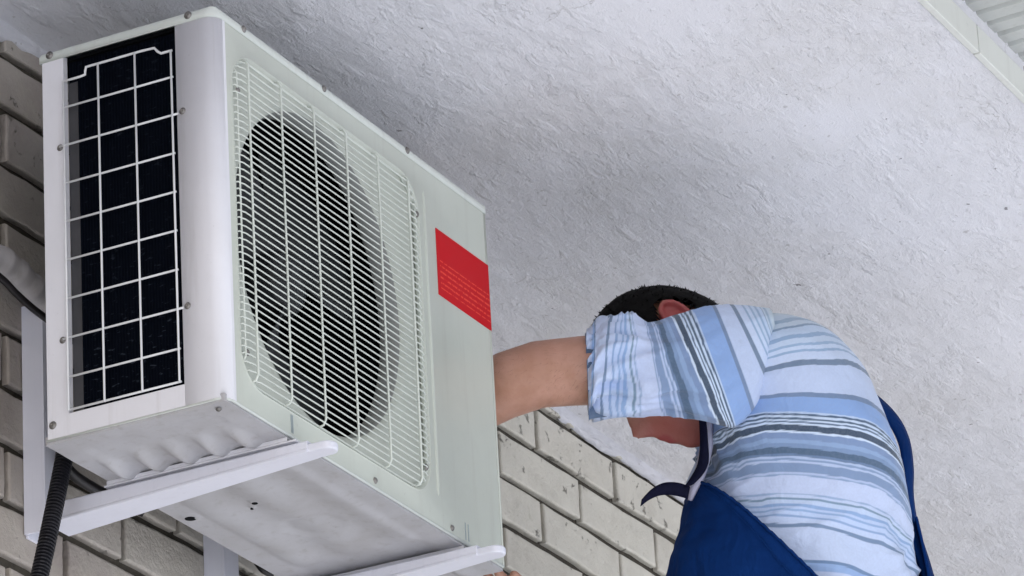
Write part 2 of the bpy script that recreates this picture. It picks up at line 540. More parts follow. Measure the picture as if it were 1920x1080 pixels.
# --- side panel (left) wraps round the front corner
mb = MB()
oy0, oy1, oz0, oz1 = -.2030, -.0315, .030, ZT + .004
cor = arcpts(RC, -D + RC, RC, 180, 270, 8)        # corner in plan, from side to front
def strip(plan, z0, z1):
    mb.rings([[(x, y, z) for x, y in plan] for z in (z0, z1)], closed=False)
strip([(0, oy0), *cor, (.025, -D)], 0, ZT + .004)
strip([(0, oy1), (0, 0), (.02, 0)][::-1], 0, ZT + .004)
strip([(0, oy0), (0, oy1)][::-1], 0, oz0)
# turned-in edges of the opening
ti = .010
mb.q([(0, oy0, oz0), (ti, oy0, oz0), (ti, oy0, oz1), (0, oy0, oz1)])
mb.q([(0, oy1, oz0), (0, oy1, oz1), (ti, oy1, oz1), (ti, oy1, oz0)])
mb.q([(0, oy0, oz0), (0, oy1, oz0), (ti, oy1, oz0), (ti, oy0, oz0)])
sp_ = mb.build('side_panel', M['panel_side'], ac, smooth=False, solid=.0009, offs=0)
for p in sp_.data.polygons[:9]: p.use_smooth = True
# right side and rear
mb = MB()
RD = .007
c2 = arcpts(W - RD, -D + RD, RD, 270, 360, 8)
mb.rings([[(x, y, z) for x, y in [(W - .0100, -D), *c2, (W, 0), (W - .02, 0)]] for z in (0, ZT + .004)], closed=False)
o = mb.build('right_panel', M['panel_front'], ac, solid=.0009)
for p in o.data.polygons[:9]: p.use_smooth = True

# --- front panel: outer rectangle -> rounded recess -> round opening -> bell mouth
GX0, GX1, GZ0, GZ1, GR = .037, .546, .033, .504, .055
def ray_rrect(a, x0, x1, z0, z1, r):
    cx, cz = FC; dx, dz = math.cos(a), math.sin(a)
    best = 0; lo, hi = 0, 1.2
    def inside(x, z):
        if not (x0 <= x <= x1 and z0 <= z <= z1): return False
        ux = max(x0 + r - x, x - (x1 - r), 0); uz = max(z0 + r - z, z - (z1 - r), 0)
        return ux * ux + uz * uz <= r * r + 1e-12
    for _ in range(40):
        m = (lo + hi) / 2
        if inside(cx + dx * m, cz + dz * m): lo = m
        else: hi = m
    return (cx + dx * lo, cz + dz * lo)
def ray_rect(a, x0, x1, z0, z1):
    return ray_rrect(a, x0, x1, z0, z1, 1e-5)
corners = [math.atan2(z - FC[1], x - FC[0]) for x, z in ((.0255, 0), (W - .0105, 0), (W - .0105, ZT + .004), (.0255, ZT + .004))]
angs = sorted(set([2 * math.pi * i / 144 - math.pi for i in range(144)] + corners))
mb = MB(); rg = []
rg.append([(x, -D, z) for x, z in (ray_rect(a, .0255, W - .0105, 0, ZT + .004) for a in angs)])
for dlt, y in ((-.0022, 0), (0, -.0018), (.0022, -.0006), (.005, .0035), (.0075, .005), (.010, .0052)):
    rg.append([(x, -D + y, z) for x, z in (ray_rrect(a, GX0 + dlt, GX1 - dlt, GZ0 + dlt, GZ1 - dlt, GR - dlt) for a in angs)])
for r, y in ((FR + .010, .0052), (FR + .004, .0062), (FR, .010)):
    ring = []
    for a in angs:
        x, z = ray_rrect(a, GX0 + .0105, GX1 - .0105, GZ0 + .0105, GZ1 - .0105, GR - .0105)
        rr = min(r, math.hypot(x - FC[0], z - FC[1]) - .0003 * (1 + (FR + .01 - r) * 30))
        ring.append((FC[0] + math.cos(a) * rr, -D + y, FC[1] + math.sin(a) * rr))
    rg.append(ring)
mb.rings([r_[::-1] for r_ in rg])
o = mb.build('front_panel', M['panel_front'], ac, smooth=True)
o.data.set_sharp_from_angle(angle=R(50)) if hasattr(o.data, 'set_sharp_from_angle') else None
# raised vertical rib right of the grille
mb = MB()
rg = []
for z, w_ in ((.045, .0), (.055, .004), (.49, .004), (.50, 0)):
    rg.append([(.5655 - w_, -D + .0002, z), (.5655 - w_ * .5, -D - w_ * .5, z), (.5655 + w_ * .5, -D - w_ * .5, z), (.5655 + w_, -D + .0002, z)])
mb.rings(rg, closed=False)
mb.build('pressed_rib', M['panel_front'], ac, smooth=True)

# --- fan shroud, fan, interior
mb = MB()
prof = [(FR, .010), (FR - .003, .016), (FR - .004, .026), (FR - .004, .036), (FR - .001, .040)]
mb.rings([[(FC[0] + math.cos(a) * r, -D + y, FC[1] + math.sin(a) * r) for a in angs[::-1]] for r, y in prof])
mb.build('fan_shroud', M['shroud'], ac, smooth=True)
fan = MB()
fy = -D + .074
fan.rings([[(FC[0] + math.cos(a) * r, fy + y, FC[1] + math.sin(a) * r) for a in [2 * math.pi * k / 40 for k in range(40)][::-1]] for r, y in ((.001, -.026), (.022, -.026), (.040, -.022), (.046, -.012), (.047, .03))])
hub = fan.build('fan_hub', M['fan'], ac, smooth=True)
for b in range(3):
    fb = MB(); rg = []
    for i in range(15):
        u = i / 14; r = .044 + (.205 - .044) * u
        a0 = 2 * math.pi * b / 3 + .5 + .35 * u
        wid = .55 + .45 * math.sin(u * 1.9)
        row = []
        for k in range(9):
            s_ = k / 8 - .5
            a = a0 + s_ * wid * 1.5
            row.append((FC[0] + math.cos(a) * r, fy + .004 + s_ * (.052 - .018 * u), FC[1] + math.sin(a) * r))
        rg.append(row)
    fb.rings(rg, closed=False)
    fb.build('fan_blade', M['fan'], ac, smooth=True, solid=.0028)
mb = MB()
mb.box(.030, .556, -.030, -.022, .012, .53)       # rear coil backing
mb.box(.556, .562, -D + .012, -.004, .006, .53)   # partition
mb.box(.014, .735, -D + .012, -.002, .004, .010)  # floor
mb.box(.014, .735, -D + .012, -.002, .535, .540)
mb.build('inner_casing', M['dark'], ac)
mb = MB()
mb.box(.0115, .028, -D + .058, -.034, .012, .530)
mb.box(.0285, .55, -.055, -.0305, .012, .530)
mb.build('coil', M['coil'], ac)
mb = MB()   # grey strip standing in for the inner wall's reflection behind the guard
mb.box(.0108, .0114, -.047, -.0325, .03, .5)
mb.build('reflection_strip', plain('reflection_grey', (.045, .045, .05), .5), ac)

# --- lid
mb = MB(); e = .0012
plan = [(-e, .004), *arcpts(RC, -D + RC, RC + e, 180, 270, 8), *arcpts(W - RD, -D + RD, RD + e, 270, 360, 8), (W + e, .004)]
def ins(p, d):
    return [(min(max(x, -e + d), W + e - d), min(max(y, -D - e + d), .004 - d)) for x, y in p]
rg = [[(x, y, ZT) for x, y in plan], [(x, y, H - .007) for x, y in plan], [(x, y, H - .003) for x, y in ins(plan, .0010)], [(x, y, H - .0008) for x, y in ins(plan, .0035)], [(x, y, H) for x, y in ins(plan, .008)]]
mb.rings(rg, True, False, True)
o = mb.build('top_lid', M['lid'], ac, smooth=True)
o.data.set_sharp_from_angle(angle=R(45)) if hasattr(o.data, 'set_sharp_from_angle') else None
m_ = o.modifiers.new('solid', 'SOLIDIFY'); m_.thickness = .0009; m_.offset = -1

# --- base tray with pressed ribs
mb = MB()
nx, ny = 220, 90; rows = []
HOLES = ((.3281, -.0137, .0080), (.3290, -.1115, .0042), (.345, -.098, .0022))
bx0, bx1, by0, by1 = .003, W - .003, -D + .0035, .006
def sm(a, b, x):
    t_ = max(0, min(1, (x - a) / (b - a))); return t_ * t_ * (3 - 2 * t_)
for i in range(nx + 1):
    x = bx0 + (bx1 - bx0) * i / nx; row = []
    for j in range(ny + 1):
        y = by0 + (by1 - by0) * j / ny
        mask = sm(.028, .05, x) * sm(W - .028, W - .05, x) * sm(-D + .03, -D + .048, y) * sm(-.022, -.04, y)
        z = -.0045 + .0025 * mask
        # scalloped pressings beside the feet
        for fx in (.128, .70):
            mm = sm(.062, .0, abs(x - fx)) * sm(-D + .022, -D + .04, y) * sm(-.012, -.03, y)
            z -= .0120 * mm * (.5 + .5 * math.cos((y + .03) * 2 * math.pi / .046)) ** 1.6
        # long soft ribs under the middle
        mm = sm(.20, .25, x) * sm(.60, .55, x) * mask
        z -= .006 * mm * (.5 + .5 * math.cos((y + .05) * 2 * math.pi / .085))
        d_ = math.hypot(x - .45, y + .13); z += .0035 * sm(.05, .03, d_)
        for (cx_, cy_, r_) in HOLES:
            z += (-.0062 - z) * sm(r_ * 2.2, r_ * 1.2, math.hypot(x - cx_, y - cy_))
        z += .0007 * noise.noise(Vector((x * 18, y * 18, 0)))
        row.append((x, y, z))
    rows.append(row)
mb.rings(rows, closed=False)
top = [r_ for r_ in rows]
per = [rows[i][0] for i in range(nx + 1)] + [rows[nx][j] for j in range(1, ny + 1)] + [rows[i][ny] for i in range(nx - 1, -1, -1)] + [rows[0][j] for j in range(ny - 1, 0, -1)]
def shr(p, d): return (p[0] + math.copysign(d, W / 2 - p[0]) * 0, p[1], p[2])
mb.rings([per, [(x - (.0012 if x < .1 else 0), y, .006) for x, y, z in per]])
mb.build('base_tray', M['tray'], ac, smooth=True)
for (x, y, r_) in HOLES:
    mb = MB()
    ring = [(x + math.cos(a) * r_, y + math.sin(a) * r_) for a in [2 * math.pi * k / 24 for k in range(24)]]
    mb.rings([[(a, b, -.0066) for a, b in ring], [(a, b, -.002) for a, b in ring]], True, True, True)
    mb.build('drain_hole', M['dark'], ac)
# rolled bottom lip under the front and side panels
mb = MB()
mb.tube([(.0015, .002, .0005), (.0015, -D + RC, .0005), *[(x, y, .0005) for x, y in arcpts(RC, -D + RC, RC - .0014, 180, 270, 8)], (W - RD, -D + .0012, .0005), (W - .0015, -D + RD, .0005), (W - .0015, 0, .0005)], .0021, 8)
mb.build('bottom_lip', M['lid'], ac, smooth=True)

# --- fan guard: dense horizontal wires, vertical bars
GD = .0095
def gwire(mb, z, x0, x1, r):
    y0, y1 = -D + .004, -D - GD + .004
    pts = [(x0, y0, z), (x0 + .0015, y0 - .007, z), (x0 + .005, y1 + .0025, z), (x0 + .012, y1, z)]
    pts += [(x1 - .012, y1, z), (x1 - .005, y1 + .0025, z), (x1 - .0015, y0 - .007, z), (x1, y0, z)]
    mb.tube(pts, r, 5, caps=False)
mb = MB()
gx0, gx1, gz0, gz1, gr = .0415, .5385, .040, .499, .046
def hext(z):
    u = max(gz0 + gr - z, z - (gz1 - gr), 0)
    ins_ = gr - math.sqrt(max(0, gr * gr - u * u))
    return gx0 + ins_, gx1 - ins_
z = gz0 + .004; k = 0
while z < gz1 - .002:
    a, b = hext(z)
    gwire(mb, z + random.uniform(-.0004, .0004), a, b, .00112)
    z += .0099; k += 1
def vwire(mb, x, r, back=0.0):
    u = max(gx0 + gr - x, x - (gx1 - gr), 0)
    i_ = gr - math.sqrt(max(0, gr * gr - u * u))
    z0, z1 = gz0 + i_, gz1 - i_
    yf = -D - GD + .004 - .0022 + back; yb = -D + .004
    mb.tube([(x, yb, z0 - .001), (x, yf + .004, z0 + .001), (x, yf, z0 + .008), (x, yf, z1 - .008), (x, yf + .004, z1 - .001), (x, yb, z1 + .001)], r, 6, caps=False)
for x in (.0700, .1552, .2435, .3310, .4195, .5060):
    vwire(mb, x, .0016)
for x, b in ((.0480, .005), (.0440, .010), (.5330, .006), (.5365, .010)):
    vwire(mb, x, .0014, b)
# rim wire
rim = []
for a in range(0, 361, 5):
    rim.append((*ray_rrect(R(a), gx0, gx1, gz0, gz1, gr),))
mb.tube([(x, -D + .003, z) for x, z in rim], .0017, 6, caps=False)
mb.build('fan_guard', M['wire'], ac, smooth=True)

# --- coil guard on the side
mb = MB(); gxx = -.0035
ys = [-.0345, -.0880, -.1440, -.1985]
hz = [.133 + .0544 * k for k in range(-2, 7)]
hz[0] = .0335
for y in ys:
    tz = .4975 if y in (ys[0], ys[3]) else .509
    mb.tube([(gxx - .0018, y, hz[0] - .002), (gxx - .0018, y, tz)], .0016, 6)
for i, zz in enumerate(hz):
    ext = .008 if i in (2, 7) else .0015
    mb.tube([(gxx, ys[3] - ext, zz), (gxx, ys[0] + ext, zz)], .0016, 6)
tp = [(ys[3] - .001, .4975), (-.183, .4975), (-.178, .5015), (-.173, .508), (-.155, .509), (-.075, .509), (-.069, .509), (-.0675, .503), (-.0675, .4985), (-.060, .4975), (ys[0] + .001, .4975)]
mb.tube([(gxx, y, z_) for y, z_ in tp], .0018, 6)
mb.build('coil_guard', M['wire_side'], ac, smooth=True)

# --- screws
def screw(pos, nrm, r=.0044):
    mb = MB(); n = Vector(nrm); pos = Vector(pos)
    e1 = n.orthogonal().normalized(); e2 = n.cross(e1)
    rg = []
    for rr, h in ((r * 1.25, 0), (r * 1.25, .0008), (r, .001), (r * .95, .0022), (r * .6, .0030), (r * .35, .0030), (r * .18, .0016)):
        rg.append([pos + n * h + (e1 * math.cos(2 * math.pi * k / 14) + e2 * math.sin(2 * math.pi * k / 14)) * rr for k in range(14)])
    mb.rings(rg, True, False, True)
    return mb.build('screw', M['screw'], ac, smooth=True)
for y, zz in ((-.0120, .5425), (-.2235, .5425)): screw((-e, y, zz), (-1, 0, 0))
for y, zz in ((-.0255, .405), (-.2110, .4085), (-.0245, .133), (-.2105, .1355)): screw((0, y, zz), (-1, 0, 0), .0038)
screw((0, -.0075, .0195), (-1, 0, 0)); 
for px_ in (.073, .286, .52): screw((px_, -D - e, .5425), (0, -1, 0), .0040)
for x, zz in ((.0500, .444), (.0520, .0765), (.5370, .452), (.5290, .075)): screw((x, -D - .002, zz), (0, -1, 0), .0038)
for x in (.385, .60): screw((x, -D, .010), (0, -1, 0), .0036)
screw((.018, -D + .022, -.0062), (0, 0, -1), .0032)
# foot bolts' slots on the front sill
slot = plain('slot_grey', (.30, .35, .37), .5)
for x in (.1640, .1675, .640, .6485):
    mb = MB(); mb.box(x - .0011, x + .0011, -D - .0006, -D + .001, .005, .030)
    mb.build('sill_slot', slot, ac)

# --- sticker
mb = MB(); mb.box(.5955, .7510, -D - .0007, -D + .0002, .353, .454)
cc_ = [(x, y) for x, y in arcpts(W - RD, -D + RD, RD + .0007, 270, 345, 8)]
mb.rings([[(x, y, zz) for x, y in cc_] for zz in (.353, .454)], closed=False)
mb.build('red_sticker', M['sticker'], ac)

# --- feet
for fx in (.152, .633):
    mb = MB()
    mb.box(fx, fx + .036, -D - .012, .012, -.0125, -.0100)
    mb.box(fx, fx + .002, -D + .001, .008, -.0098, -.0045)
    mb.build('foot', M['panel_side'], ac, bevel=.0008)

# ------------------------------------------------------------------ brackets
def bracket(xb, label):
    r = empty('wall_bracket', (xb, WY, -.04))
    tag(r, label, 'bracket', 'wall brackets under the air conditioner')
    mb = MB(); th = .0035; zt, zb, wf = -.0165, -.0375, .040
    # arm: web, bottom flange with rounded tip, top flange
    rg = []
    for y in (.0998, 0, -.15, -.292):
        u = (.10 - y) / .392; zb = -.0445 + .0125 * u; wf = .056 - .026 * u
        pr = [(xb + .002, zt), (xb, zt - .002), (xb, zb + .0045), (xb - .0012, zb + .003), (xb - .0012, zb), (xb + wf, zb), (xb + wf, zb + th), (xb + th, zb + th), (xb + th, zt - th), (xb + .02, zt - th), (xb + .02, zt)]
        rg.append([(x, y, z) for x, z in pr])
    mb.rings(rg, True, True, True); zb = -.032; wf = .040
    arm = mb.build('arm', M['bracket'], r, bevel=.0006)
    mb = MB()
    tip = [(xb + .001, -.285)] + arcpts(xb + .0155, -.312, .0145, 180, 360, 12) + [(xb + .030, -.285)]
    mb.rings([[(x, y, zb - .0005) for x, y in tip], [(x, y, zb + .011) for x, y in tip]], True, True, True)
    mb.build('end_cap', M['bracket'], arm, smooth=True, bevel=.003)
    # post: web and front flange, foot plate against the wall
    mb = MB()
    mb.box(xb, xb + th, .1005, .1335, -.052, .272)
    mb.box(xb + th + .0001, xb + wf, .1005, .1040, -.016, .272)
    post = mb.build('post', M['bracket'], r, bevel=.0006)
    mb = MB(); mb.box(xb + th + .0003, xb + wf + .012, .1295, .1337, -.056, -.030)
    mb.build('foot_plate', M['bracket'], post, bevel=.0006)
    return r
bracket(.150, 'white steel wall bracket under the left end of the unit, beside the black hose')
bracket(.612, 'white steel wall bracket under the right end of the unit')

# ------------------------------------------------------------------ hose, pipe, cables
mb = MB()
hp = catmull([(.128, .056, .075), (.122, .052, .036), (.106, .050, -.009), (.086, .050, -.067), (.058, .052, -.152), (.02, .06, -.28), (-.02, .09, -.45), (-.03, .11, -.8), (-.03, .12, -1.4)], 900)
L = 0; pts = []; rad = []
for i, p in enumerate(hp):
    if i: L += (Vector(p) - Vector(hp[i - 1])).length
    pts.append(p); rad.append(.0104 + .0016 * (1 if (L / .0052) % 1 < .55 else -1))
mb.tube(pts, rad, 16)
o = mb.build('corrugated_hose', M['hose'], None, smooth=False)
tag(o, 'black corrugated drain hose hanging from the back left corner of the unit', 'hose')
mb = MB()
def wp(px, py, y):
    d = CM @ Vector(((px - 960) / FPX, -(py - 540) / FPX, -1)); t_ = (y - CAMP.y) / d.y
    return CAMP + d * t_
pp = [wp(-260, 450, .10), wp(-120, 455, .10), wp(-40, 470, .10), wp(10, 495, .10), wp(50, 532, .098), wp(90, 575, .095), wp(130, 625, .085), wp(170, 690, .07)]
pp = catmull([tuple(p) for p in pp], 120)
rr = [.0195 + .0010 * math.sin(i * .55) + .0006 * noise.noise(Vector((i * .3, 0, 0))) for i in range(120)]
mb.tube(pp, rr, 20)
o = mb.build('insulated_pipe', M['wrap'], None, smooth=True)
tag(o, 'thick pipe in pale grey insulation wrap running behind the left side of the unit', 'pipe')
mb = MB()
pp = [wp(-200, 440, .085), wp(-60, 480, .085), wp(0, 520, .083), wp(30, 550, .080), (wp(60, 577, .078)), wp(90, 600, .075), wp(140, 640, .065), wp(200, 690, .05)]
mb.tube(catmull([tuple(p) for p in pp], 60), .0050, 10)
o = mb.build('power_cable', M['cable'], None, smooth=True)
tag(o, 'black cable running along the underside of the pale insulated pipe', 'cable')
mb = MB()
pp = [wp(478, 1050, .12), wp(492, 1068, .11), wp(508, 1082, .11), wp(500, 1120, .12), wp(470, 1180, .125), wp(460, 1300, .125)]
mb.tube(catmull([tuple(p) for p in pp], 40), .0048, 10)
o = mb.build('drain_cable', M['cable'], None, smooth=True)
tag(o, 'short black looped cable against the bricks beside the right bracket post', 'cable')
mb = MB()
pp = [wp(118, 868, .09), wp(140, 892, .09), wp(170, 912, .09), wp(215, 936, .085), wp(270, 960, .06)]
mb.tube(catmull([tuple(p) for p in pp], 40), .0075, 10)
o = mb.build('link_cable', M['cable'], None, smooth=True)
tag(o, 'black cable crossing behind the corrugated hose under the unit', 'cable')

# ------------------------------------------------------------------ person
person = empty('person', CP(1480, 1500, 7.12))
tag(person, 'man in blue striped shirt and navy overalls reaching behind the white unit', 'person')
DP = 7.15
PM = DP / FPX           # metres per pixel at the person

STR = [(560, (.60, .64, .78)), (588, (.26, .29, .36)), (592, (.62, .68, .72)), (610, (.60, .66, .74)), (616, (.46, .53, .64)), (621, (.64, .70, .78)),
       (627, (.34, .40, .52)), (630, (.60, .68, .82)), (640, (.42, .50, .66)), (646, (.62, .69, .82)), (654, (.46, .54, .70)), (658, (.66, .72, .86)), (664, (.44, .52, .68)),
       (668, (.66, .71, .86)), (681, (.24, .28, .37)), (690, (.60, .65, .82)), (734, (.24, .29, .42)), (742, (.36, .47, .76)), (771, (.56, .64, .80)), (774, (.11, .15, .22)), (778, (.66, .72, .84)),
       (782, (.12, .16, .22)), (786, (.70, .76, .88)), (789, (.16, .20, .28)), (792, (.70, .76, .88)), (796, (.075, .10, .145)), (808, (.74, .80, .92)), (812, (.30, .36, .54)), (824, (.40, .48, .68)),
       (832, (.30, .37, .54)), (840, (.12, .17, .25)), (852, (.22, .28, .42)), (857, (.55, .62, .80)), (861, (.36, .42, .60)), (865, (.58, .64, .82)), (869, (.33, .39, .56)), (886, (.55, .61, .80)), (890, (.40, .46, .64)), (893, (.66, .70, .88)),
       (926, (.48, .54, .72)), (929, (.66, .71, .88)), (934, (.30, .38, .48)), (938, (.64, .71, .88)), (946, (.42, .52, .76)), (952, (.60, .68, .88)), (957, (.44, .53, .76)), (961, (.62, .70, .90)), (968, (.42, .50, .72)), (972, (.66, .72, .90)),
       (983, (.27, .33, .46)), (990, (.66, .71, .88)), (1046, (.24, .32, .48)), (1053, (.46, .56, .82)), (1066, (.66, .71, .88)), (1100, (.12, .16, .24)), (1115, (.40, .48, .7)), (1140, (.62, .67, .84)), (1180, (.3, .36, .5)), (1190, (.6, .65, .82))]
def stripe(v):
    c = STR[0][1]
    for p, cc in STR:
        if v >= p: c = cc
        else: break
    return (c[0] * .82, c[1] * .90, c[2] * .98) if c[0] > .5 else (c[0] * .66, c[1] * .80, c[2] * .90)

# torso rings: Lx, Ly, Rx, Ry, bulge(px upward on the near side), near depth(m), centre depth shift
TK = [(1345, 606, 1400, 592, 8, .03, .02),
      (1325, 640, 1478, 592, 10, .12, .01),
      (1318, 690, 1556, 624, 28, .170, .0),
      (1314, 745, 1618, 692, 46, .185, .0),
      (1316, 800, 1656, 776, 62, .186, .0),
      (1318, 866, 1690, 868, 92, .180, .0),
      (1316, 935, 1706, 958, 96, .170, .0),
      (1298, 1015, 1714, 1050, 92, .165, .0),
      (1274, 1100, 1718, 1140, 88, .165, .0),
      (1264, 1190, 1706, 1230, 84, .165, .0),
      (1262, 1290, 1690, 1320, 80, .165, .0)]
def torso_ring(k, seg, off=0.0, expo=2.25):
    lx, ly, rx, ry, bu, nd, sh = k
    cx, cy = (lx + rx) / 2, (ly + ry) / 2
    hw = ((rx - lx) / 2, (ry - ly) / 2)
    hl = math.hypot(*hw)
    pts = []
    for i in range(seg):
        a = 2 * math.pi * i / seg
        c, s_ = math.cos(a), math.sin(a)
        ex = 2 / expo
        cc = math.copysign(abs(c) ** ex, c); ss = math.copysign(abs(s_) ** ex, s_)
        kx = 1 + off / (hl * PM); ks = 1 + off / nd
        px = cx + hw[0] * cc * kx
        py = cy + hw[1] * cc * kx - bu * ss * ks
        pts.append(CP(px, py, DP + sh - nd * ss * ks))
    return pts, cy - bu

SEG = 128
def paint(o, vals):
    ca = o.data.color_attributes.new('stripe', 'FLOAT_COLOR', 'POINT')
    buf = []
    for c in vals: buf += [c[0], c[1], c[2], 1.0]
    ca.data.foreach_set('color', buf)

shirt = MB(); cols = []
tk = catmull(TK, 460)
rg = []; vs_ = []
for k in tk:
    pts, v_ = torso_ring(k, SEG)
    ctr = sum(pts, Vector()) / SEG
    rr_ = []
    for i, p in enumerate(pts):
        a = 2 * math.pi * i / SEG
        d_ = (p - ctr).normalized()
        # cloth folds: broad ones across the back, tight ones at the front under the arm
        fr = max(0, -math.cos(a))            # towards the chest
        amp = .0028 + .0100 * fr ** 1.3
        u = (v_ - 560) / 90
        f = amp * noise.noise(Vector((a * 2.2, u * 1.5, 2.0))) + amp * .6 * noise.noise(Vector((a * 5 + u * 2.2, u * 2.4, 8.0)))
        rdg = lambda q: (1 - abs(noise.noise(q)) * 2.4)
        arm_ = math.exp(-((v_ - 830) / 110) ** 2) * sm(-.2, .9, -math.cos(a - .5))
        f += .0140 * arm_ * max(0, rdg(Vector((a * 2.6 + u * 1.2, u * 1.1 - a * .8, 41)))) ** 2
        f += .0065 * sm(820, 980, v_) * max(0, rdg(Vector((a * 2.4 - u * .9, u * .9, 47)))) ** 2
        pull = .0045 * sm(900, 1000, v_) * math.sin(a * 9 + u * 3 + 2 * noise.noise(Vector((a, u, 5))))
        rr_.append(p + d_ * (f + pull))
        wob = 6 * noise.noise(Vector((a * 1.8, u * .8, 11))) + 9 * fr * noise.noise(Vector((a * 7, u * 2, 13)))
        cols.append(stripe(v_ + wob))
    rg.append(rr_)
shirt.rings(rg, True, True, False)

# near sleeve rings: top x,y, bottom x,y, centre depth, half depth, pattern coordinate
SK = [(1097, 634, 1103, 782, 6.965, .060, 1106),
      (1112, 612, 1106, 782, 6.965, .066, 1060),
      (1134, 594, 1118, 779, 6.965, .072, 1000),
      (1168, 596, 1160, 776, 6.962, .074, 955),
      (1202, 602, 1226, 774, 6.96, .074, 905),
      (1230, 598, 1288, 780, 6.96, .076, 850),
      (1262, 590, 1350, 797, 6.963, .079, 806),
      (1298, 582, 1378, 799, 6.975, .080, 772),
      (1338, 575, 1410, 768, 6.995, .078, 738),
      (1374, 573, 1440, 712, 7.020, .070, 684),
      (1408, 574, 1448, 668, 7.045, .077, 650),
      (1444, 580, 1450, 628, 7.065, .070, 600)]
def sleeve(keys, seg, near=True, off=0.0):
    rg = []; cc_ = []
    for kk, k in enumerate(keys):
        tx, ty, bx, by, cd_, hd, v_ = k
        c = CP((tx + bx) / 2, (ty + by) / 2, cd_)
        va = CP(tx, ty, cd_) - c
        vb = CM @ Vector((0.0, 0.0, 1.0)) * hd
        row = []
        for i in range(seg):
            a = 2 * math.pi * i / seg
            ca_, sa_ = math.cos(a), math.sin(a)
            ex = 2 / 2.3
            p = c + va * math.copysign(abs(ca_) ** ex, ca_) + vb * math.copysign(abs(sa_) ** ex, sa_)
            n_ = (p - c).normalized()
            u = (1106 - v_) / 100.0
            cuff = sm(700, 1000, v_)
            f = (.0020 + .0110 * cuff) * noise.noise(Vector((a * 3.2, u * .9, 31))) + (.0008 + .0060 * cuff) * noise.noise(Vector((a * 7, u * .8 + 1.2 * math.sin(a), 37)))
            f += .0030 * math.sin(a * 3 + u * 4) * sm(800, 900, v_)
            f += (.0020 + .0130 * cuff) * max(0, 1 - abs(noise.noise(Vector((a * 2.4 + u * .35, u * .55, 53)))) * 2.6) ** 2 - .008 * cuff
            p = p + n_ * (f + off)
            wob = 9 * cuff * noise.noise(Vector((a * 2.4, u * 2, 17)))
            row.append(p); cc_.append(stripe(min(max(v_ + wob, 560), 1112)))
        rg.append(row)
    return rg, cc_
sk = catmull(SK, 260)
rgs, cc_ = sleeve(sk, 96)
shirt.rings([r_[::-1] for r_ in rgs], True, False, True)
# colours follow the reversed ring order
for i in range(len(rgs)): cols += cc_[i * 96:(i + 1) * 96][::-1]
# cuff turned in
inner = []
base_c = sum(rgs[0], Vector()) / 96
for s_, dx in ((.96, 2), (.93, 14), (.90, 34)):
    inner.append([base_c + (p - base_c) * s_ + (CP(1100 + dx, 700, 6.965) - CP(1100, 700, 6.965)) for p in rgs[0][::-1]])
shirt.rings([rgs[0][::-1]] + inner)
cols += [stripe(1106)] * (96 * 4)
# far sleeve, mostly hidden behind the body
FKs = [(1296, 1010, 1380, 1010, 7.28, .06, 1106), (1300, 920, 1420, 920, 7.29, .07, 950), (1310, 820, 1470, 820, 7.30, .075, 850), (1330, 720, 1510, 740, 7.29, .07, 740), (1370, 640, 1510, 690, 7.25, .05, 650)]
rg2, c2_ = sleeve(catmull(FKs, 80), 48)
shirt.rings(rg2, True, False, True); cols += c2_
# collar: band round the neck base, standing behind the near shoulder
cl = []
for i in range(5):
    u = i / 4; row = []
    for k in range(48):
        a = 2 * math.pi * k / 48
        row.append(CP(1338 + (62 - 10 * u) * math.cos(a) - 14 * u, 640 + (48) * math.sin(a) - 22 * u + 14 * math.cos(a), 7.15 - (.062 - .008 * u) * math.sin(a + .5)))
    cl.append(row)
shirt.rings(cl); cols += [(.58, .61, .74)] * (48 * 5)
off = root_loc(person)
o = shirt.build('shirt', M['shirt'], person, smooth=True)
paint(o, cols)
# shirt placket edge and open collar wing at the throat
mb = MB()
pk = catmull([(1326, 786, 7.05, 18), (1324, 840, 7.04, 22), (1312, 890, 7.03, 20), (1300, 918, 7.03, 15), (1294, 938, 7.04, 6)], 30)
rr1 = []
for px_, py_, d_, w_ in pk:
    rr1.append([CP(px_ - w_ / 2, py_, d_ + .012), CP(px_ - w_ / 4, py_ - 1, d_ + .003), CP(px_ + w_ / 4, py_, d_), CP(px_ + w_ / 2, py_, d_ + .004)])
mb.rings(rr1, closed=False)
mb.build('collar_placket', plain('placket_cloth', (.46, .46, .60), .85, 0, .08, 60), person, smooth=True, solid=.003)

# --- overalls: bib wrapping the front, back panel, trousers
ov = MB()
def panel(k0, k1, n, edge, off_, m=40):
    """a strip of the torso surface, offset outward, between two ring angles given by edge(v)"""
    rg = []
    for j in range(n):
        u = k0 + (k1 - k0) * j / (n - 1)
        k = tk[min(int(u), len(tk) - 1)]
        a0, a1 = edge(u)
        row = []
        lx, ly, rx, ry, bu, nd, sh = k
        cx, cy = (lx + rx) / 2, (ly + ry) / 2; hw = ((rx - lx) / 2, (ry - ly) / 2); hl = math.hypot(*hw)
        for i in range(m):
            a = a0 + (a1 - a0) * i / (m - 1)
            c, s_ = math.cos(a), math.sin(a); ex = 2 / 2.25
            cc = math.copysign(abs(c) ** ex, c); ss = math.copysign(abs(s_) ** ex, s_)
            oo = off_(u, i / (m - 1))
            kx = 1 + oo / (hl * PM); ks = 1 + oo / nd
            row.append(CP(cx + hw[0] * cc * kx, cy + hw[1] * cc * kx - bu * ss * ks, DP + sh - nd * ss * ks))
        rg.append(row)
    return rg
NTK = len(tk) - 1
def kidx(i): return i / 10 * NTK      # key index -> sample index
def fr_edge(u):
    t_ = (u - kidx(6.2)) / (kidx(8.2) - kidx(6.2))
    c = -.965 + .93 * max(0, t_) ** 1.0
    a = math.acos(max(-1, min(1, math.copysign(abs(c) ** (2.25 / 2), c))))
    return a, 2 * math.pi - a
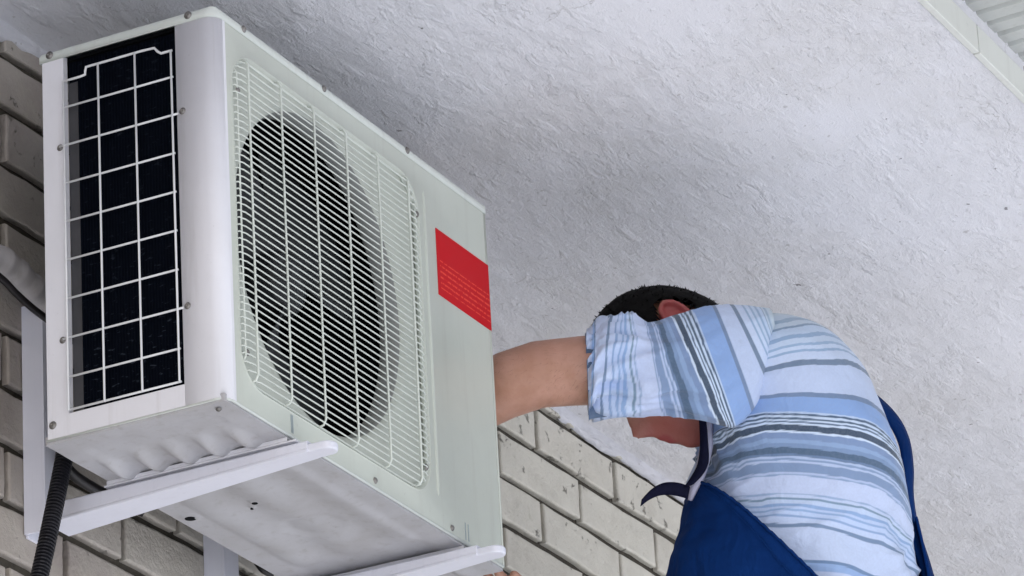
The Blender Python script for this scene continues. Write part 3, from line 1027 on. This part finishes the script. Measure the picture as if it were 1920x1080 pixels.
ov.rings(panel(kidx(6.2), kidx(9.6), 90, fr_edge, lambda u, t_: .021 + .005 * noise.noise(Vector((u * .022 + t_ * 3, t_ * 5, 0))) + .003 * noise.noise(Vector((u * .07, t_ * 14, 5))) + .0022 * (t_ < .035) - .0015 * (.035 <= t_ < .05)), closed=False)
def bk_edge(u):
    t_ = (u - kidx(6.2)) / (kidx(8.3) - kidx(6.2))
    return -1.2 - .3 * t_, .05 + .22 * max(0, t_) 
ov.rings(panel(kidx(6.2), kidx(8.3), 60, bk_edge, lambda u, t_: .008 + .022 * max(0, (u - kidx(6.2)) / (kidx(8.3) - kidx(6.2)))), closed=False)
# trousers: waist, hips and two legs
hip = []
for (lx, rx, cy, nd) in ((1250, 1748, 1200, .175), (1226, 1790, 1260, .19), (1222, 1790, 1330, .195), (1232, 1770, 1430, .19), (1250, 1740, 1500, .17)):
    k = (lx, cy - 10, rx, cy + 20, 80, nd, 0)
    hip.append(torso_ring(k, 96)[0])
ov.rings(hip, True, False, True)
for sd_, dd in ((-1, 7.06), (1, 7.24)):
    cx_ = 1480 + sd_ * -6
    ov.tube([CP(cx_, 1420, dd), CP(cx_ - 20, 1600, dd), CP(cx_ - 60, 1850, dd), CP(cx_ - 20, 2150, dd), CP(cx_ + 20, 2320, dd)], [.105, .098, .078, .068, .072], 28)
o_hem = panel(kidx(6.2), kidx(9.6), 90, fr_edge, lambda u, t_: .0265)
hm = MB(); hm.tube([r_[0] for r_ in o_hem], .0022, 8); hm.tube([r_[2].lerp(r_[1], .3) for r_ in o_hem], .0011, 6)
hm.build('bib_hem', M['navy'], person, smooth=True)
o = ov.build('overalls', M['navy'], person, smooth=True, solid=.004, offs=0)
for dd in (7.06, 7.24):
    mb = MB()
    mb.tube([CP(1505, 2300, dd), CP(1505, 2390, dd), CP(1490, 2410, dd), CP(1420, 2425, dd), CP(1370, 2430, dd)], [.055, .055, .052, .045, .034], 20, round_caps=True)
    mb.build('boot', M['boot'], person, smooth=True)

def ribbon(keys, name, width_dir, mat, n=60, th=.003):
    ks = catmull(keys, n); rg = []
    for (px_, py_, d_, w_) in ks:
        c = CP(px_, py_, d_); wd = CM @ Vector(width_dir).normalized()
        rg.append([c - wd * w_ / 2, c, c + wd * w_ / 2])
    mb = MB(); mb.rings(rg, closed=False)
    return mb.build(name, mat, person, smooth=True, solid=th)
# strap over the far shoulder, running down the back
ks = catmull([(1540, 670, 7.26), (1600, 716, 7.26), (1664, 772, 7.22), (1694, 822, 7.19), (1704, 880, 7.17), (1706, 930, 7.165), (1716, 990, 7.16), (1738, 1060, 7.16), (1752, 1110, 7.16)], 60)
mb = MB(); rg = []
for i, (px_, py_, d_) in enumerate(ks):
    w_ = 12
    lift = 3 * sm(0, 22, i) * sm(42, 26, i)
    rg.append([CP(px_ - w_ * .9 + lift, py_ + 6, d_ - .02), CP(px_ + lift, py_, d_), CP(px_ + w_ * .25 + lift, py_ - 4, d_ + .02)])
mb.rings(rg, closed=False)
mb.build('back_strap', M['navy'], person, smooth=True, solid=.006)
# loose strap: one piece hanging from the collar, one end curling out to the left
ribbon([(1316, 770, 7.04, .010), (1320, 830, 7.025, .012), (1318, 868, 7.02, .017), (1306, 893, 7.015, .019), (1291, 911, 7.015, .014)], 'front_strap', (1, .35, .3), M['strap'])
ribbon([(1292, 924, 7.02, .018), (1268, 917, 7.02, .019), (1242, 917, 7.02, .018), (1220, 927, 7.02, .015), (1202, 943, 7.02, .010)], 'strap_end', (.18, 1, .1), M['strap'])

# --- body: head, neck, trunk, both arms and hands, fused into one surface
body = MB()
HS = PM
hl_ = Vector((0.02, .40, .91)).normalized()                 # the man's left, in camera axes
hf0 = Vector((-.60, -.80, .0))
hf = (hf0 - hl_ * hf0.dot(hl_)).normalized()                 # face forward
hu = hf.cross(hl_).normalized()
if hu.x > 0: hu = -hu
HC = CP(1263, 690, 7.16)
def head_pt(f, l, u):
    return HC + CM @ (hf * f + hl_ * l + hu * u)
def bump3(d, c, s_): return math.exp(-((d - Vector(c)).length_squared) / (s_ * s_))
rg = []; NL = 72; NA = 96
for i in range(NL + 1):
    th = math.pi * (i + .02) / (NL + .04); row = []
    for j in range(NA):
        ph = 2 * math.pi * j / NA
        d = Vector((math.sin(th) * math.cos(ph), math.sin(th) * math.sin(ph), math.cos(th)))   # f,l,u
        f, l, u = d.x * .096, d.y * .075, d.z * .112
        if d.z < 0:                       # jaw narrows and comes forward
            u *= 1.15
            f += .010 * (-d.z) * (1 if d.x > -.2 else 0) * max(0, d.x + .2); l *= 1 - .28 * (-d.z) ** 1.4
            if d.x < 0: f *= 1 - .35 * (-d.z)
        P3 = Vector((d.x, d.y, d.z))
        f += .026 * bump3(P3, (.97, 0, -.20), .13) + .012 * bump3(P3, (.98, 0, -.02), .12)            # nose
        f += .010 * bump3(P3, (.84, 0, -.52), .15) + .006 * bump3(P3, (.90, 0, -.42), .08)            # lips
        f -= .006 * bump3(P3, (.87, 0, -.475), .035) + .006 * bump3(P3, (.78, 0, -.62), .07)
        f += .014 * bump3(P3, (.66, 0, -.78), .20)                                                     # chin
        for sgn in (-1, 1):
            f -= .010 * bump3(P3, (.90, .34 * sgn, .02), .15); f += .006 * bump3(P3, (.92, .30 * sgn, .20), .16)
            f += .005 * bump3(P3, (.91, .33 * sgn, .02), .08)
            l += sgn * .004 * bump3(P3, (.6, .75 * sgn, -.2), .25)
        row.append(head_pt(f, l, u))
    rg.append(row)
body.rings(rg, True, True, True)
# ears: a helix ridge round a dished centre
for sgn in (-1, 1):
    ear = []
    for i in range(17):
        a = R(-60 + 290 * i / 16)
        ear.append(head_pt(-.036 + .017 * math.cos(a) * .95, sgn * (.080 + .010 * math.sin(a * .5 + .4)), .026 + .030 * math.sin(a)))
    body.tube(ear, [.0042] * 17, 8, round_caps=True)
    body.tube([head_pt(-.037, sgn * .070, .040), head_pt(-.036, sgn * .074, .017), head_pt(-.028, sgn * .076, .001)], [.0165, .0155, .008], 10, round_caps=True)
# neck and trunk
body.tube([head_pt(-.030, 0, -.06), head_pt(-.055, 0, -.11), CP(1370, 700, DP), CP(1440, 740, DP), CP(1490, 800, DP)], [.056, .058, .062, .085, .10], 24, round_caps=True)
body.tube([CP(1480, 760, DP), CP(1500, 860, DP), CP(1500, 1000, DP), CP(1490, 1150, DP), CP(1490, 1350, DP)], [.085, .110, .125, .125, .13], 28, round_caps=True)
body.tube([CP(1440, 740, 7.07), CP(1450, 740, 7.24)], [.05, .05], 20, round_caps=True)
# near arm: shoulder, elbow, forearm into the gap behind the unit
elb = Vector(CP(950, 722, 6.955)); wri = Vector((.815, -.045, .245))
body.tube([CP(1420, 690, 7.07), CP(1330, 692, 6.99), CP(1200, 694, 6.965), CP(1090, 695, 6.962), CP(1010, 702, 6.958), elb], [.050, .056, .053, .0495, .0480, .0475], 28, round_caps=True)
body.tube([elb, elb.lerp(wri, .3), elb.lerp(wri, .7), wri], [.0470, .045, .034, .027], 24, round_caps=True)


def hand(wrist, fwd, palm, size=1.0, curl=.5, right=False):
    """wrist point, finger direction, palm normal; five fingers of unequal length"""
    fwd = Vector(fwd).normalized(); palm = Vector(palm); palm = (palm - fwd * palm.dot(fwd)).normalized()
    side = fwd.cross(palm) * (1 if right else -1)         # towards the thumb
    def P(a, b, c): return wrist + (fwd * a + side * b + palm * c) * size
    for b in (-.026, -.009, .009, .026):
        body.tube([P(.0, b * .6, 0), P(.045, b * .95, 0), P(.088, b, -.002)], [.0135, .0135, .0115], 12, round_caps=True)
    for b, ln, sp_ in ((.027, .072, .05), (.009, .080, .01), (-.010, .075, -.03), (-.028, .058, -.08)):
        pts_ = [P(.086, b, -.001)]; ang = .15; pos = Vector((.086, b, -.001))
        for q in (.45, .32, .23):
            ang += curl * (.6 if q == .45 else .9)
            pos = pos + Vector((math.cos(ang) * ln * q, sp_ * ln * q, math.sin(ang) * ln * q)); pts_.append(P(*pos))
        body.tube(pts_, [.0098, .0092, .0084, .0072], 12, round_caps=True)
    body.tube([P(.022, .020, .004), P(.050, .043, .012), P(.078, .052, .020), P(.102, .050, .026)], [.014, .0120, .0102, .0082], 12, round_caps=True)
hand(wri, (-.15, .35, .5), (-1, -.2, 0), 1.0, .35)
# far arm: behind the bib, forearm low, hand steadying the unit from below
e2 = CP(1330, 1200, 7.22); w2 = CP(1085, 1166, 6.98)
body.tube([CP(1440, 735, 7.27), CP(1390, 900, 7.29), CP(1350, 1060, 7.27), e2], [.055, .050, .046, .043], 24, round_caps=True)
body.tube([e2, e2.lerp(w2, .35), w2], [.043, .042, .029], 24, round_caps=True)
hand(w2, CP(965, 1124, 6.93) - w2, Vector((-.1, .1, 1)), .95, .18, True)
# legs inside the trousers
for dd in (7.06, 7.24):
    body.tube([CP(1480, 1400, dd), CP(1420, 1850, dd), CP(1500, 2320, dd)], [.08, .055, .04], 16, round_caps=True)

raw = bpy.data.objects.new('raw_body', body.mesh('raw_body', off))
COL.objects.link(raw)
mm_ = raw.modifiers.new('fuse', 'REMESH'); mm_.mode = 'VOXEL'; mm_.voxel_size = .0035; mm_.use_smooth_shade = True
ms = raw.modifiers.new('soft', 'SMOOTH'); ms.factor = .5; ms.iterations = 3
dg = bpy.context.evaluated_depsgraph_get()
bm_ = bpy.data.meshes.new_from_object(raw.evaluated_get(dg))
bpy.data.objects.remove(raw)
bm_.name = 'body'; bm_.materials.clear(); bm_.materials.append(M['skin'])
bo_ = bpy.data.objects.new('body', bm_); COL.objects.link(bo_); bo_.parent = person
bm_.polygons.foreach_set('use_smooth', [True] * len(bm_.polygons))
fl = bm_.attributes.new('flush_shade', 'FLOAT', 'POINT')
earp = [head_pt(-.036, s_ * .085, .026) - off for s_ in (-1, 1)]
lipp = head_pt(.100, 0, -.064) - off; nosp = head_pt(.118, 0, -.025) - off; facp = head_pt(.085, 0, -.07) - off
vals = []
for v in bm_.vertices:
    p = v.co; f = 0
    for e_ in earp: f = max(f, 1 - sm(.026, .042, (p - e_).length))
    f = max(f, .72 * (1 - sm(.03, .085, (p - facp).length)), 1.0 * (1 - sm(.010, .024, (p - lipp).length)), .45 * (1 - sm(.01, .04, (p - nosp).length)))  # facp term paints the shadow on the lower face into the skin
    vals.append(f)
fl.data.foreach_set('value', vals)

# fine hair on the visible arm
ah = MB(); rq = random.Random(11)
for _ in range(420):
    px_ = rq.uniform(930, 1100); a = rq.uniform(0, 2 * math.pi)
    c0 = CP(px_, 699, 6.958); ax_ = CM @ Vector((1, 0, 0))
    nd_ = CM @ Vector((0, math.cos(a), math.sin(a)))
    p = c0 + nd_ * .0465
    tdir = (-ax_ * .8 + nd_ * .35 + CM @ Vector((0, -.6, 0)) + Vector((rq.gauss(0, .3), rq.gauss(0, .3), rq.gauss(0, .3)))).normalized()
    ln = rq.uniform(.005, .011); sdv = tdir.cross(nd_).normalized() * .00014
    n0 = len(ah.v); ah.v += [p - sdv, p + sdv, p + tdir * ln + nd_ * .002]; ah.f.append((n0, n0 + 1, n0 + 2))
ah.build('arm_hair', plain('arm_hair_brown', (.16, .09, .06), .7), person)

# --- hair: a cropped cap that follows the skull, with short tufts
hb = MB(); rg = []
rnd = random.Random(3)
def hairline(d):
    """positive inside the hair area; d in (forward, left, up)"""
    s_ = d.z * .55 - d.x * .62 + .10
    s_ += .10 * noise.noise(d * 6)
    if abs(d.y) > .4 and (d.x * .096 + .034) ** 2 + ((d.z * .112 - .024) * .8) ** 2 < .024 ** 2: return -1
    s_ = max(s_, .34 - ((d.x - .12) ** 2) * 20 - max(0, -.45 - d.z) * 3 if abs(d.y) > .72 and d.z > -.35 else s_)
    return s_
hv = {}; NLh, NAh = 60, 96
for i in range(NLh + 1):
    th = math.pi * (i + .02) / (NLh + .04)
    for j in range(NAh):
        ph = 2 * math.pi * j / NAh
        d = Vector((math.sin(th) * math.cos(ph), math.sin(th) * math.sin(ph), math.cos(th)))
        k = 1.10 + .012 * noise.noise(d * 7)
        ed = hairline(d); k += .12 * sm(0, .3, ed)
        f, l, u = d.x * .096 * k, d.y * .075 * k, d.z * .112 * k
        if d.z < 0:
            l *= 1 - .28 * (-d.z) ** 1.4
            if d.x < 0: f *= 1 - .30 * (-d.z)
        hv[i, j] = (len(hb.v), ed); hb.v.append(head_pt(f, l, u))
for i in range(NLh):
    for j in range(NAh):
        q4 = [hv[i, j], hv[i, (j + 1) % NAh], hv[i + 1, (j + 1) % NAh], hv[i + 1, j]]
        if sum(e_ > 0 for _, e_ in q4) >= 3: hb.f.append(tuple(a for a, _ in q4))
# tufts
for _ in range(7000):
    d = Vector((rnd.gauss(0, 1), rnd.gauss(0, 1), rnd.gauss(0, 1))).normalized()
    ed = hairline(d)
    if ed < -.02: continue
    k = 1.10 + .12 * sm(0, .3, ed)
    l_ = d.y * .075 * k; f_ = d.x * .096 * k
    if d.z < 0:
        l_ *= 1 - .28 * (-d.z) ** 1.4
        if d.x < 0: f_ *= 1 - .30 * (-d.z)
    p = head_pt(f_, l_, d.z * .112 * k)
    nrm = (CM @ (hf * d.x + hl_ * d.y + hu * d.z)).normalized()
    comb = (nrm * .42 + (CM @ (hf * .55 - hu * .3)) + Vector((rnd.gauss(0, .35), rnd.gauss(0, .35), rnd.gauss(0, .35)))).normalized()
    sdv = comb.cross(nrm).normalized() * .0018
    ln = rnd.uniform(.003, .0062)
    n0 = len(hb.v); hb.v += [p - nrm * .002 - sdv, p - nrm * .002 + sdv, p + comb * ln]; hb.f.append((n0, n0 + 1, n0 + 2))
hb.build('hair', M['hair'], person, smooth=False)
